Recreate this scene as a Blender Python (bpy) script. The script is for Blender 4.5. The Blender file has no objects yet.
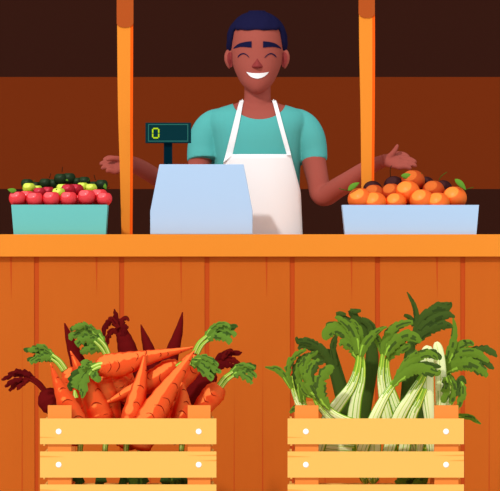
import bpy, math, random
from mathutils import Vector, Matrix
from mathutils.bvhtree import BVHTree

SC = bpy.context.scene
COL = SC.collection
PI = math.pi
CAMD, CAMZ, S0, HZ = 20.0, 0.998, 0.003, 235.0     # camera distance, height, metres per pixel at y=0, horizon row
def s_at(y): return S0 * (CAMD + y) / CAMD
def P(px, py, y=0.0):
    s = s_at(y)
    return Vector(((px - 250.0) * s, y, CAMZ - (py - HZ) * s))

# ------------------------------------------------------------------ colour and materials
def lin(c):
    out = []
    for v in c:
        v = v / 255.0
        out.append(v / 12.92 if v <= 0.04045 else ((v + 0.055) / 1.055) ** 2.4)
    return tuple(out) + (1.0,)
MATS = {}
def mat(name, rgb=None, spec=0.0, rough=0.6, toon=None, k=0.45, size=0.42, vcol=False, grain=None, emit=None):
    if name in MATS: return MATS[name]
    m = bpy.data.materials.new(name); m.use_nodes = True
    nt = m.node_tree; nt.nodes.clear()
    out = nt.nodes.new('ShaderNodeOutputMaterial')
    d = nt.nodes.new('ShaderNodeBsdfDiffuse')
    src = None
    if vcol:
        a = nt.nodes.new('ShaderNodeAttribute'); a.attribute_name = 'Col'
        src = a.outputs['Color']
    else:
        d.inputs['Color'].default_value = lin(rgb)
        if grain:
            tc = nt.nodes.new('ShaderNodeTexCoord')
            mp = nt.nodes.new('ShaderNodeMapping'); mp.inputs['Scale'].default_value = grain[1]
            nz = nt.nodes.new('ShaderNodeTexNoise'); nz.inputs['Scale'].default_value = 3.0; nz.inputs['Detail'].default_value = 3
            mx = nt.nodes.new('ShaderNodeMix'); mx.data_type = 'RGBA'
            mx.inputs[6].default_value = lin(rgb); mx.inputs[7].default_value = lin(grain[0])
            nt.links.new(tc.outputs['Object'], mp.inputs[0]); nt.links.new(mp.outputs[0], nz.inputs[0])
            nt.links.new(nz.outputs[0], mx.inputs[0])
            src = mx.outputs[2]
    if src is not None: nt.links.new(src, d.inputs['Color'])
    last = d
    if toon or (vcol and toon is not None):
        t = nt.nodes.new('ShaderNodeBsdfToon'); t.component = 'DIFFUSE'
        t.inputs['Size'].default_value = size; t.inputs['Smooth'].default_value = 0.03
        if vcol: nt.links.new(src, t.inputs['Color'])
        else: t.inputs['Color'].default_value = lin(toon)
        mx = nt.nodes.new('ShaderNodeMixShader'); mx.inputs[0].default_value = k
        nt.links.new(d.outputs[0], mx.inputs[1]); nt.links.new(t.outputs[0], mx.inputs[2]); last = mx
    if spec:
        g = nt.nodes.new('ShaderNodeBsdfGlossy'); g.inputs['Roughness'].default_value = rough
        mx = nt.nodes.new('ShaderNodeMixShader'); mx.inputs[0].default_value = spec
        nt.links.new(last.outputs[0], mx.inputs[1]); nt.links.new(g.outputs[0], mx.inputs[2]); last = mx
    if emit:
        e = nt.nodes.new('ShaderNodeEmission'); e.inputs['Color'].default_value = lin(rgb); e.inputs['Strength'].default_value = emit
        last = e
    nt.links.new(last.outputs[0], out.inputs['Surface'])
    MATS[name] = m
    return m

# ------------------------------------------------------------------ mesh builder
class MB:
    def __init__(self): self.v = []; self.f = []; self.m = []; self.c = []; self.sm = []
    def add(self, vs, fs, m=0, c=None, smooth=False):
        o = len(self.v); self.v += [Vector(p) for p in vs]
        for i, f in enumerate(fs):
            self.f.append([o + k for k in f])
            self.m.append(m[i] if isinstance(m, list) else m)
            self.c.append(c[i] if isinstance(c, list) else c)
            self.sm.append(smooth)
    def box(self, x0, x1, y0, y1, z0, z1, m=0, c=None):
        vs = [(x0,y0,z0),(x1,y0,z0),(x1,y1,z0),(x0,y1,z0),(x0,y0,z1),(x1,y0,z1),(x1,y1,z1),(x0,y1,z1)]
        self.add(vs, [(0,3,2,1),(4,5,6,7),(0,1,5,4),(1,2,6,5),(2,3,7,6),(3,0,4,7)], m, c)
    def prism(self, pts, y0, y1, m=0, c=None):          # outline in x,z (list of (x,z)), pushed from y0 to y1
        n = len(pts)
        a = sum(pts[i][0]*pts[(i+1)%n][1] - pts[(i+1)%n][0]*pts[i][1] for i in range(n))
        if a < 0: pts = pts[::-1]
        vs = [(x,y0,z) for x,z in pts] + [(x,y1,z) for x,z in pts]
        fs = [tuple(range(n)), tuple(range(2*n-1, n-1, -1))]
        for i in range(n):
            j = (i+1) % n; fs.append((i, i+n, j+n, j))
        self.add(vs, fs, m, c)
    def loft(self, path, ra, rb=None, n=20, colf=None, m=0, ref=Vector((0,1,0)), cap=True):
        # tube along path; ra radius in the picture plane, rb towards ref
        N = len(path); rb = rb or ra; vs = []
        for i in range(N):
            t = (path[min(i+1,N-1)] - path[max(i-1,0)]).normalized()
            b = (ref - t * ref.dot(t))
            b = b.normalized() if b.length > 1e-4 else Vector((1,0,0))
            a = t.cross(b).normalized()
            for j in range(n):
                ph = 2*PI*j/n
                vs.append(path[i] + a*(ra[i]*math.cos(ph)) + b*(rb[i]*math.sin(ph)))
        fs = []; cs = []
        for i in range(N-1):
            for j in range(n):
                k = (j+1) % n
                fs.append((i*n+j, (i+1)*n+j, (i+1)*n+k, i*n+k))
                cs.append(colf((i+.5)/(N-1), 2*PI*(j+.5)/n) if colf else None)
        if cap:
            fs.append(tuple(range(n))); fs.append(tuple(range((N-1)*n+n-1, (N-1)*n-1, -1)))
            cs += [colf(0, 0) if colf else None, colf(1, 0) if colf else None]
        self.add(vs, fs, m, cs, True)
    def build(self, name, mats, parent=None, origin=None, kind=None):
        me = bpy.data.meshes.new(name)
        o0 = Vector(origin) if origin is not None else Vector((0,0,0))
        # meshes under a parent are built in world space; the parent's offset is subtracted
        base = parent_world(parent) if parent is not None else Vector((0,0,0))
        if origin is None:
            zs = min(v.z for v in self.v); xs = sum(v.x for v in self.v)/len(self.v); ys = sum(v.y for v in self.v)/len(self.v)
            o0 = Vector((xs, ys, zs))
        me.from_pydata([v - o0 for v in self.v], [], self.f)
        if not isinstance(mats, (list, tuple)): mats = [mats]
        for mm in mats: me.materials.append(mm)
        for p, mi, s in zip(me.polygons, self.m, self.sm): p.material_index = mi; p.use_smooth = s
        if any(c is not None for c in self.c):
            at = me.color_attributes.new('Col', 'FLOAT_COLOR', 'CORNER')
            for p, c in zip(me.polygons, self.c):
                cc = lin(c) if c is not None else (1,1,1,1)
                for li in p.loop_indices: at.data[li].color = cc
        me.validate(); me.update()
        o = bpy.data.objects.new(name, me); COL.objects.link(o)
        o.location = o0 - base
        if parent is not None: o.parent = parent
        if kind: o['kind'] = kind
        return o
def parent_world(p):
    w = Vector((0,0,0))
    while p is not None:
        w = w + p.location; p = p.parent
    return w
def thing(name, label, cat, loc, group=None):
    o = bpy.data.objects.new(name, None); COL.objects.link(o)
    o.empty_display_size = 0.05; o.location = loc
    return tag(o, label, cat, group)
def tag(o, label, cat, group=None):
    o['label'] = label; o['category'] = cat
    if group: o['group'] = group
    return o
def bevel(o, w, seg=2):
    b = o.modifiers.new('bevel', 'BEVEL'); b.width = w; b.segments = seg; b.limit_method = 'ANGLE'
    return o

def cr(pts, n):            # Catmull-Rom through tuples of any length, n samples per span
    out = []; m = len(pts)
    for i in range(m-1):
        p0 = pts[max(i-1,0)]; p1 = pts[i]; p2 = pts[i+1]; p3 = pts[min(i+2,m-1)]
        for k in range(n):
            t = k/n
            out.append(tuple(0.5*((2*b)+(-a+c)*t+(2*a-5*b+4*c-d)*t*t+(-a+3*b-3*c+d)*t**3) for a,b,c,d in zip(p0,p1,p2,p3)))
    out.append(tuple(pts[-1])); return out

# ------------------------------------------------------------------ palette
M = {
 'wood':   mat('stall_orange_wood', (236,141,48)),
 'side_shade': mat('red_orange_shaded_side', (252,96,22)),
 'shade_sleeve': mat('shade_and_padding_brown', (178,82,34)),  # awning shade on the post tops as colour, reused for the padding
 'plank':  mat('front_plank_wood', (203,102,34), grain=((198,97,32), (6,6,1.2))),
 'crack':  mat('dark_wood_crack', (194,78,30)),
 'slat':   mat('pale_crate_wood', (243,186,94)),
 'slat_mark': mat('crate_wood_grain', (243,158,72)),
 'upright': mat('orange_crate_wood', (236,140,64)),
 'nail':   mat('white_nail_head', (255,255,255)),
 'wall_dark': mat('dark_brown_wall', (51,24,17)),
 'wall_mid': mat('rust_brown_wall', (114,44,15)),
 'floor':  mat('pale_market_floor', (225,222,216), grain=((214,210,203), (1,1,1))),
 'teal_box': mat('teal_box', (111,196,190)),
 'blue_box': mat('pale_blue_box', (178,208,239)),
 'register': mat('pale_blue_plastic', (176,205,236), spec=0.02, rough=0.5),
 'disp':   mat('dark_teal_plastic', (10,48,54)),
 'disp_line': mat('teal_frame_line', (42,100,92)),
 'pole':   mat('black_teal_metal', (2,32,42)),
 'digit':  mat('lime_digit', (190,225,30), emit=1.0),
 'skin':   mat('brown_skin', (168,86,74)),
 'skin_shade': mat('shaded_brown_skin', (146,60,58)),  # skin with shade in its colour, for nose and inner ears
 'hair':   mat('navy_black_hair', (28,27,60)),
 'teeth':  mat('white_teeth', (255,255,255)),
 'shirt':  mat('teal_cotton', (90,180,174)),
 'apron':  mat('white_cotton', (255,255,255)),
 'trousers': mat('dark_blue_trousers', (40,42,70)),
 'shoe':   mat('dark_shoe', (40,30,30)),
 'red':    mat('red_apple_skin', (232,20,34), toon=(255,130,132), k=0.26, size=0.32, spec=0.015, rough=0.2),
 'dred':   mat('deep_red_apple_skin', (160,8,22), toon=(220,75,95), k=0.24, size=0.33, spec=0.01, rough=0.25),
 'lime':   mat('yellow_green_apple_skin', (176,208,30), toon=(255,250,130), k=0.25, size=0.38, spec=0.015, rough=0.25),
 'dgreen': mat('dark_green_apple_skin', (28,44,24), toon=(40,62,34), k=0.25, size=0.34, spec=0.01, rough=0.4),
 'orange': mat('orange_peel', (248,62,4), toon=(255,205,85), k=0.25, size=0.38, spec=0.02, rough=0.4),
 'shaded': mat('shaded_orange_peel', (196,52,26), toon=(220,150,65), k=0.24, size=0.38, spec=0.0),  # oranges further back, shade put into the peel colour
 'plum':   mat('dark_plum_skin', (56,26,28), toon=(70,42,42), k=0.25, size=0.34, spec=0.0),
 'leaf':   mat('bright_leaf', (98,148,48)),
 'leaf_d': mat('dull_leaf', (60,98,38)),
 'stem':   mat('green_stem', (60,92,30)),
 'stem_d': mat('dark_stem', (52,36,22)),
 'carrot': mat('carrot_skin', (234,40,14), toon=(255,165,80), k=0.25, size=0.32),
 'crease': mat('carrot_crease', (150,30,16)),
 'maroon': mat('maroon_root_skin', (104,18,18)),
 'veg':    mat('leafy_vegetable', vcol=True),
}

# ------------------------------------------------------------------ setting: back wall, floor
YW = 2.5
mb = MB()
zt = P(0, 77, YW).z; zm = P(0, 189, YW).z
mb.box(-2.6, 2.6, YW, YW+.1, zt, 2.4, 0)
mb.box(-2.6, 2.6, YW, YW+.1, zm, zt, 1)
mb.box(-2.6, 2.6, YW, YW+.1, 0, zm, 0)
mb.build('wall_back', [M['wall_dark'], M['wall_mid']], kind='structure')
mb = MB(); mb.box(-3.2, 3.2, -2.6, YW+.1, -.05, 0)
mb.build('floor', M['floor'], kind='structure')

# ------------------------------------------------------------------ stall
X0, X1 = P(-70,0,0).x, P(575,0,0).x
mb = MB(); mb.box(X0-.03, X1+.03, -.012, .50, 1.0-.067, 1.0)
co = bevel(mb.build('countertop', M['wood']), .0015)
tag(co, 'wide orange wooden counter top running across the whole stall', 'counter')
YP = .010
stall = thing('stall_front', 'burnt orange front of the stall made of upright wooden planks', 'stall', ((X0+X1)/2, .03, 0))
mb = MB(); mb.box(X0, X1, YP+.003, YP+.03, 0, 1.0-.067)
mb.build('backing_board', M['crack'], stall)
gaps = [36.5 + 85.25*k for k in range(-1, 7)]
rng = random.Random(4)
cracks = {   # slivers in the planks: x, top row, bottom row, width at top (rows beyond the frame run to the floor)
  0: [(11,257,300,2.2),(22,600,340,1.6)], 1: [(96.5,257,296,2.2),(62,600,372,1.4)], 2: [(181,257,303,2.2),(150,600,350,1.6)],
  3: [(266.5,257,298,2.2),(234,600,380,1.6),(262.5,600,350,2.0)], 4: [(351.5,257,302,2.2),(325,600,355,1.6)], 5: [(437,257,298,2.2),(405,600,372,1.4)],
  6: [(489,600,378,1.6)]}
edges = [-68] + gaps[1:] + [573]
for i in range(len(edges)-1):
    a, b = edges[i], edges[i+1]
    g0, g1 = 2.5, 1.7                      # the gap narrows a little towards the floor
    mb = MB()
    xa, xb = P(a+g0,0,YP).x, P(b-g0,0,YP).x
    xa1, xb1 = P(a+g1,0,YP).x, P(b-g1,0,YP).x
    mb.prism([(xa1,0),(xb1,0),(xb,.933),(xa,.933)], YP, YP+.003, 0)
    for (cx, ya, yb, w) in cracks.get(i, []):
        p0 = P(cx-w/2, ya, YP); p1 = P(cx+w/2, ya, YP); p2 = P(cx+.3, yb, YP)
        p0.z = max(min(p0.z,.932),.003); p1.z = max(min(p1.z,.932),.003)
        mb.prism([(p0.x,p0.z),(p1.x,p1.z),(p2.x,p2.z)], YP-.0005, YP+.001, 1)
    mb.build('plank', [M['plank'], M['crack']], stall)
for sx in (X0, X1-.022):
    mb = MB(); mb.box(sx, sx+.022, YP+.036, .48, 0, .933); mb.build('side_panel', M['plank'], stall)

def post(pts_l, pts_r, yb, ys, label):
    YPO = .275
    base = P((pts_l[-1][0]+pts_r[-1][0])/2, 235, YPO+.02); base.z = 1.0
    t = thing('wooden_post', label, 'post', base, 'posts standing on the counter')
    def shaft(l, r, y0, y1):
        m = MB(); L = cr(l, 6); R = cr(r, 6); n = len(L); vs = []
        for a, b in zip(L, R):
            za = P(a[0],a[1],y0); zb = P(b[0],b[1],y0)
            z = max(za.z, 1.0)
            vs += [(za.x,y0,z),(zb.x,y0,z),(zb.x,y1,z),(za.x,y1,z)]
        fs = [(3,2,1,0)[::-1], tuple(range(4*n-4,4*n))[::-1]]
        for i in range(n-1):
            for j in range(4):
                k=(j+1)%4; fs.append((i*4+j, i*4+k, i*4+4+k, i*4+4+j))
        m.add(vs, fs, 0); return m
    edge = [(r[0]-2.6, r[1]) for r in pts_r]
    shaft(pts_l, edge, YPO, YPO+.045).build('shaft', M['wood'], t)
    shaft(edge, pts_r, YPO+.001, YPO+.044).build('shade_strip', M['side_shade'], t)  # shaded side of the post, put in as a coloured strip
    # awning shade at the top, built as a dark band with rounded lower edge
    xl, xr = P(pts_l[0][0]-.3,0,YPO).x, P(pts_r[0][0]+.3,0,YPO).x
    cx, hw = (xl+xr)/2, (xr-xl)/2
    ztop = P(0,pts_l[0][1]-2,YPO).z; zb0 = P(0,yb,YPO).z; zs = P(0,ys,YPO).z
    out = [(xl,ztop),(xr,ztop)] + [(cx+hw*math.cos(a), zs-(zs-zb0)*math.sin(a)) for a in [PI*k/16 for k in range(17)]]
    m = MB(); m.prism(out, YPO-.004, YPO+.049); m.build('shade_sleeve', M['shade_sleeve'], t)
post([(117,-45),(117.2,40),(118,110),(119.8,170),(121.5,236)], [(133,-45),(133,40),(132.8,110),(132.8,170),(132.4,236)], 27.5, 23,
     'orange wooden post standing between the apples and the cash register')
post([(359,-45),(359.3,40),(360.6,110),(361.3,170),(362,236)], [(374.5,-45),(375,40),(374.8,110),(374.3,170),(374,236)], 18, 13,
     'orange wooden post standing behind the box of oranges')

# ------------------------------------------------------------------ fruit boxes
def fruit_box(name, label, tl, tr, bl, br, ytop, y0, y1, m, lin_m):
    # tapered open box, front face outline from the corners
    zt_ = P(0,ytop,y0).z; t = .004
    X = lambda px: P(px,0,y0).x
    root = thing(name, label, 'box', ((X(bl)+X(br))/2, (y0+y1)/2, 1.0), 'fruit boxes on the counter')
    b = MB(); d = .008
    o = [(X(bl),y0+d,1.0),(X(br),y0+d,1.0),(X(br),y1-d,1.0),(X(bl),y1-d,1.0),(X(tl),y0,zt_),(X(tr),y0,zt_),(X(tr),y1,zt_),(X(tl),y1,zt_)]
    i_ = [(X(bl)+t,y0+d+t,1.0+t),(X(br)-t,y0+d+t,1.0+t),(X(br)-t,y1-d-t,1.0+t),(X(bl)+t,y1-d-t,1.0+t),(X(tl)+t,y0+t,zt_),(X(tr)-t,y0+t,zt_),(X(tr)-t,y1-t,zt_),(X(tl)+t,y1-t,zt_)]
    fs = [(0,3,2,1),(0,1,5,4),(1,2,6,5),(2,3,7,6),(3,0,4,7),(8,9,10,11),(8,12,13,9),(9,13,14,10),(10,14,15,11),(11,15,12,8),
          (4,5,13,12),(5,6,14,13),(6,7,15,14),(7,4,12,15)]
    b.add(o+i_, fs, 0); b.build('tray', m, root)
    # raised paper padding inside that holds the fruit up in a heap
    g = MB(); nx, ny = 16, 10; vs = []
    for j in range(ny+1):
        for i in range(nx+1):
            u = i/nx; v = j/ny
            x = X(tl)+.008 + u*(X(tr)-X(tl)-.016); y = y0+.008 + v*(y1-y0-.016)
            h = lin_m * (math.sin(PI*u)**.6) * math.sin(PI*min(1, v*.95)) ** .8
            vs.append((x, y, zt_-.045 + h))
    fs = [(j*(nx+1)+i, j*(nx+1)+i+1, (j+1)*(nx+1)+i+1, (j+1)*(nx+1)+i) for j in range(ny) for i in range(nx)]
    g.add(vs, fs, 0, smooth=True)
    pad = g.build('paper_padding', M['shade_sleeve'], root)
    sd = pad.modifiers.new('solid','SOLIDIFY'); sd.thickness = .003; sd.offset = -1
    return root
fruit_box('apple_box', 'tapered teal box heaped with red and green apples', 11.2, 107.4, 13.5, 105.5, 204.7, .02, .22, M['teal_box'], .060)
fruit_box('orange_box', 'tapered pale blue box heaped with oranges', 342.3, 479, 345.2, 476.5, 204.9, .02, .25, M['blue_box'], .055)

def fruit_mesh(c, r, kind, tilt=(0,0)):
    b = MB(); n = 28; rows = 16; vs = []
    R = Matrix.Rotation(tilt[0],3,'X') @ Matrix.Rotation(tilt[1],3,'Y')
    for i in range(rows+1):
        a = PI*i/rows                       # 0 top
        if kind == 'apple':
            rr = r*(math.sin(a)**.85)*(1.0+.06*math.cos(a)) if 0 < i < rows else 0.0
            z = r*.93*math.cos(a)
            if a < .7: z -= r*.18*(1-a/.7)**1.3
            if a > PI-.5: z += r*.10*(1-(PI-a)/.5)
        elif kind == 'plum':
            rr = r*math.sin(a)*(1+.04*math.cos(a)); z = r*.96*math.cos(a)
        else:
            rr = r*math.sin(a); z = r*.94*math.cos(a)
            if a < .35: z -= r*.05*(1-a/.35)
        for j in range(n):
            ph = 2*PI*j/n
            k = 1+.025*math.cos(5*ph)*(1 if kind=='apple' else 0)
            vs.append(c + R @ Vector((rr*k*math.cos(ph), rr*k*math.sin(ph), z)))
    fs = []
    for i in range(rows):
        for j in range(n):
            k = (j+1)%n; fs.append((i*n+j, (i+1)*n+j, (i+1)*n+k, i*n+k))
    b.add(vs, fs, 0, smooth=True)
    return b
def leaf_mesh(a, b_, w, bow=.25, tilt=.3):
    # small pointed leaf from a to b_
    d = b_ - a; L = d.length; d.normalize(); side = d.cross(Vector((0,1,0))).normalized(); out = Vector((0,-1,0))
    mb = MB(); N = 12; vs = []
    for lay in (0, 1):
        for i in range(N+1):
            t = i/N; ww = w*(math.sin(PI*t**.8)**.8) + .0001
            base = a + d*(L*t) + side*(bow*w*math.sin(PI*t)) + out*(.004*math.sin(PI*t))
            for s in (-1,-.5,0,.5,1):
                vs.append(base + side*(ww*s) + out*(-.25*abs(s)*ww) + Vector((0,.0012*lay,0)))
    q = (N+1)*5; fs = []
    for i in range(N):
        for s in range(4):
            v = i*5+s; fs.append((v, v+1, v+6, v+5)); fs.append((q+v+5, q+v+6, q+v+1, q+v))
        fs.append((i*5, i*5+5, q+i*5+5, q+i*5)); fs.append((i*5+4, q+i*5+4, q+i*5+9, i*5+9))
    mb.add(vs, fs, 0, smooth=True); return mb
def stem_mesh(pts, r=.0011):
    b = MB(); pp = [Vector(p) for p in cr([tuple(p) for p in pts], 5)]
    b.loft(pp, [r]*len(pp), n=8); return b

def fruit(name, kind, m, px, py, rpx, y, label, cat, group, stem=None, leaf=None, stem_m='stem', leaf_m='leaf', tilt=(0,0)):
    c = P(px, py, y); r = rpx*s_at(y)
    if not stem and not leaf:
        o = fruit_mesh(c, r, kind, tilt).build(name, m, None, origin=(c.x, c.y, c.z-r*.93))
        return tag(o, label, cat, group)
    t = thing(name, label, cat, (c.x, c.y, c.z-r*.93), group)
    fruit_mesh(c, r, kind, tilt).build('flesh', m, t)
    if stem:
        st = [P(a, b, y-(.3*r if k else 0)) for k,(a,b) in enumerate(stem)]
        st[0].y = y
        stem_mesh(st).build('stem', M[stem_m], t)
    if leaf:
        (a0,b0),(a1,b1),w = leaf
        yf = y - r*.75
        leaf_mesh(P(a0,b0,yf), P(a1,b1,yf), w*S0).build('leaf', M[leaf_m], t)
    return t

G = 'red apples in the teal box'
ap = [ # px, py, r, y, label extra, stem, leaf
 (17.2,198.5,8.6,.058,'bright red apple at the left end of the front row',[(15,191),(14,189.5)],((16.5,190.5),(7.5,189.3),2.3)),
 (26.5,197.5,8.2,.100,'bright red apple just behind the two leftmost front apples',None,None),
 (34.5,199.5,8.6,.056,'bright red apple, second in the front row from the left',None,None),
 (42.3,201.5,6.6,.098,'small bright red apple low between the second and third front apples',None,None),
 (51.2,199.0,8.8,.056,'bright red apple, third in the front row from the left',None,None),
 (60.0,202.3,6.2,.098,'small bright red apple low in the middle, under the lime apple',None,None),
 (68.5,198.8,8.6,.056,'bright red apple, fourth in the front row, in the middle',None,None),
 (78.0,201.0,7.0,.100,'small bright red apple low between the middle and right front apples',None,None),
 (86.5,197.2,9.0,.056,'bright red apple, fifth in the front row',None,None),
 (98.8,196.4,8.8,.094,'bright red apple raised behind the right end of the front row',None,None),
 (104.2,199.0,7.8,.052,'bright red apple at the right end of the front row',None,None)]
for a in ap:
    fruit('apple','apple',M['red'],a[0],a[1],a[2],a[3],a[4],'apple',G,stem=a[5],leaf=a[6])
G = 'deep red apples in the teal box'
for a in [(39.2,192.8,6.4,.120,'deep red apple behind the front row, beside the left yellow-green apple'),
          (48.0,192.2,6.6,.140,'deep red apple to the left of the leafy lime apple'),
          (68.0,190.2,7.2,.118,'deep red apple, left one of the touching pair in the middle'),
          (76.0,190.0,7.3,.140,'deep red apple, right one of the touching pair in the middle')]:
    fruit('apple','apple',M['dred'],a[0],a[1],a[2],a[3],a[4],'apple',G)
G = 'yellow green apples in the teal box'
for a in [(28.8,188.2,6.4,.150,'yellow-green apple at the left, largest of its colour',[(33,181.5),(35,180)],None),
          (37.0,189.8,5.4,.178,'yellow-green apple half hidden behind the left deep red apples',None,None),
          (58.5,193.5,6.8,.098,'yellow-green apple in the middle with a green leaf on its front',None,((56,189),(60,196.5),2.0)),
          (61.8,188.8,5.8,.160,'yellow-green apple just left of the deep red pair',None,None),
          (82.5,187.2,5.8,.160,'yellow-green apple just right of the deep red pair',[(88,181),(90,178.5)],None),
          (91.0,188.7,6.0,.150,'yellow-green apple at the right, above the red apples',None,None)]:
    fruit('apple','apple',M['lime'],a[0],a[1],a[2],a[3],a[4],'apple',G,stem=a[5],leaf=a[6],leaf_m='leaf_d')
G = 'dark green apples in the teal box'
for a in [(27.0,184.0,6.2,.200,'dark green apple at the left end of the back row',None,None),
          (35.5,186.2,5.4,.208,'dark green apple, second in the back row from the left',None,None),
          (45.0,183.4,6.0,.195,'dark green apple, third in the back row from the left',[(49.5,178),(50.8,173.5)],None),
          (53.2,184.0,6.0,.205,'dark green apple, fourth in the back row, left of the peak',None,None),
          (60.5,179.0,6.6,.192,'dark green apple at the top of the heap, left of the leafy one',[(62,172),(62.5,167)],None),
          (68.8,178.4,6.6,.200,'dark green apple at the top of the heap with a leaf on its front',None,((64,180),(71.5,180),1.4)),
          (77.0,182.0,5.4,.205,'dark green apple just right of the peak of the heap',None,None),
          (84.2,181.4,5.8,.200,'dark green apple, third in the back row from the right',None,None),
          (94.0,186.0,5.6,.200,'dark green apple, second in the back row from the right',[(95.5,180),(94,175)],None),
          (101.5,184.8,6.2,.190,'dark green apple with a bright leaf at the right end of the back row',[(106,189),(109.5,187)],((101.8,182.8),(106.3,189.5),2.0))]:
    fruit('apple','apple',M['dgreen'],a[0],a[1],a[2],a[3],a[4],'apple',G,stem=a[5],leaf=a[6],stem_m='stem_d')

G = 'oranges in the pale blue box'
for a in [(360.0,199.4,12.4,.066,'bright orange with a green leaf and stem at the left end of the box',[(349.5,190.5),(345,190),(339,188.5)],((348,190.5),(359.5,182.5),2.8)),
          (374.8,203.2,12.2,.062,'bright orange, second from the left in the front row',None,None),
          (396.0,203.0,11.0,.068,'bright orange, third in the front row, lowest in the middle',None,None),
          (407.5,192.6,12.8,.112,'bright orange raised above the front row, in the middle',None,None),
          (421.8,200.5,12.3,.060,'bright orange, fourth in the front row',None,None),
          (438.0,203.4,12.0,.056,'bright orange, fifth in the front row, next to the right end one',None,None),
          (454.5,197.8,12.4,.092,'bright orange with a green leaf at the right end of the box',[(465,190),(469,188.5),(473.5,187.3)],((454.8,179),(466,190),2.9))]:
    fruit('orange','orange',M['orange'],a[0],a[1],a[2],a[3],a[4],'orange',G,stem=a[5],leaf=a[6])
G = 'shaded oranges in the pale blue box'
for a in [(374.0,194.0,10.2,.128,'orange in shaded tone at the left, behind the second front orange',None,None),
          (391.5,193.0,10.4,.125,'orange in shaded tone under the stemmed dark plum',None,None),
          (413.0,181.0,12.0,.180,'orange in shaded tone with a leaf at the very top of the heap',[(415,178.5),(418,176),(422,173)],((401,175.5),(415,178.5),3.0)),
          (433.5,190.8,11.2,.135,'orange in shaded tone at the right of the heap, behind the front row',[(439,180),(441.5,176),(447,172)],None)]:
    fruit('orange','orange',M['shaded'],a[0],a[1],a[2],a[3],a[4],'orange',G,stem=a[5],leaf=a[6])
G = 'dark plums in the pale blue box'
for a in [(372.5,190.0,9.6,.190,'dark plum at the left of the heap in front of the post',None),
          (394.0,185.8,10.2,.185,'dark plum with a tall curved stem left of the top orange',[(390.5,176.5),(390.2,170),(391.5,165.5)]),
          (443.0,189.2,9.4,.195,'dark plum at the right, mostly hidden behind oranges',None),
          (426.0,184.6,8.4,.222,'dark plum behind the top shaded orange, on its right',None)]:
    fruit('plum','plum',M['plum'],a[0],a[1],a[2],a[3],a[4],'plum',G,stem=a[5],stem_m='stem_d')

# ------------------------------------------------------------------ cash register
Y0R, Y1R = .09, .34
reg = thing('cash_register', 'pale blue cash register on the counter seen from behind with a raised display', 'cash register',
            (P(201,0,Y0R).x, (Y0R+Y1R)/2, 1.0))
mb = MB()
q = [P(a,b,Y0R) for a,b in [(159.4,164.3),(243.7,164.3),(252.6,211),(252.6,234.5),(150.2,234.5),(150.2,211)]]
mb.prism([(p.x, max(p.z,1.0)) for p in q], Y0R, Y1R)
bevel(mb.build('housing', M['register'], reg), .002)
mb = MB()   # keyboard on the side of the seller
for r_ in range(4):
    for c_ in range(6):
        x = P(178+c_*9,0,Y1R).x; z = 1.06 + r_*.028
        mb.box(x-.009, x+.009, Y1R, Y1R+.006, z-.009, z+.009)
mb.build('keypad', M['disp'], reg)
mb = MB(); yd = .2
a = P(163.8,0,yd).x; b = P(172.2,0,yd).x
mb.box(a, b, yd, yd+.024, P(0,164.5,yd).z-.001, P(0,140,yd).z); mb.build('pole', M['pole'], reg)
yd = .185
mb = MB(); a = P(145.4,143,yd); b = P(191,122.6,yd)
mb.box(a.x, b.x, yd, yd+.05, a.z, b.z)
d = bevel(mb.build('display', M['disp'], reg), .001)
mb = MB()
def fr(x0,x1,y0,y1):
    p, q = P(x0,y1,yd), P(x1,y0,yd); mb.box(p.x,q.x,yd-.0012,yd+.001,p.z,q.z)
fr(148,188.3,124,125.0); fr(148,188.3,140.6,141.6); fr(148,149,125,140.6); fr(187.3,188.3,125,140.6)
o = mb.build('frame_line', M['disp_line'], d)
mb = MB()
fr(153.2,158.2,127.8,129.2); fr(153.2,158.2,137.1,138.5)
fr(152,153.4,129.0,132.8); fr(158,159.4,129.0,132.8); fr(152,153.4,133.6,137.3); fr(158,159.4,133.6,137.3)
mb.build('digit', M['digit'], d)

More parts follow.
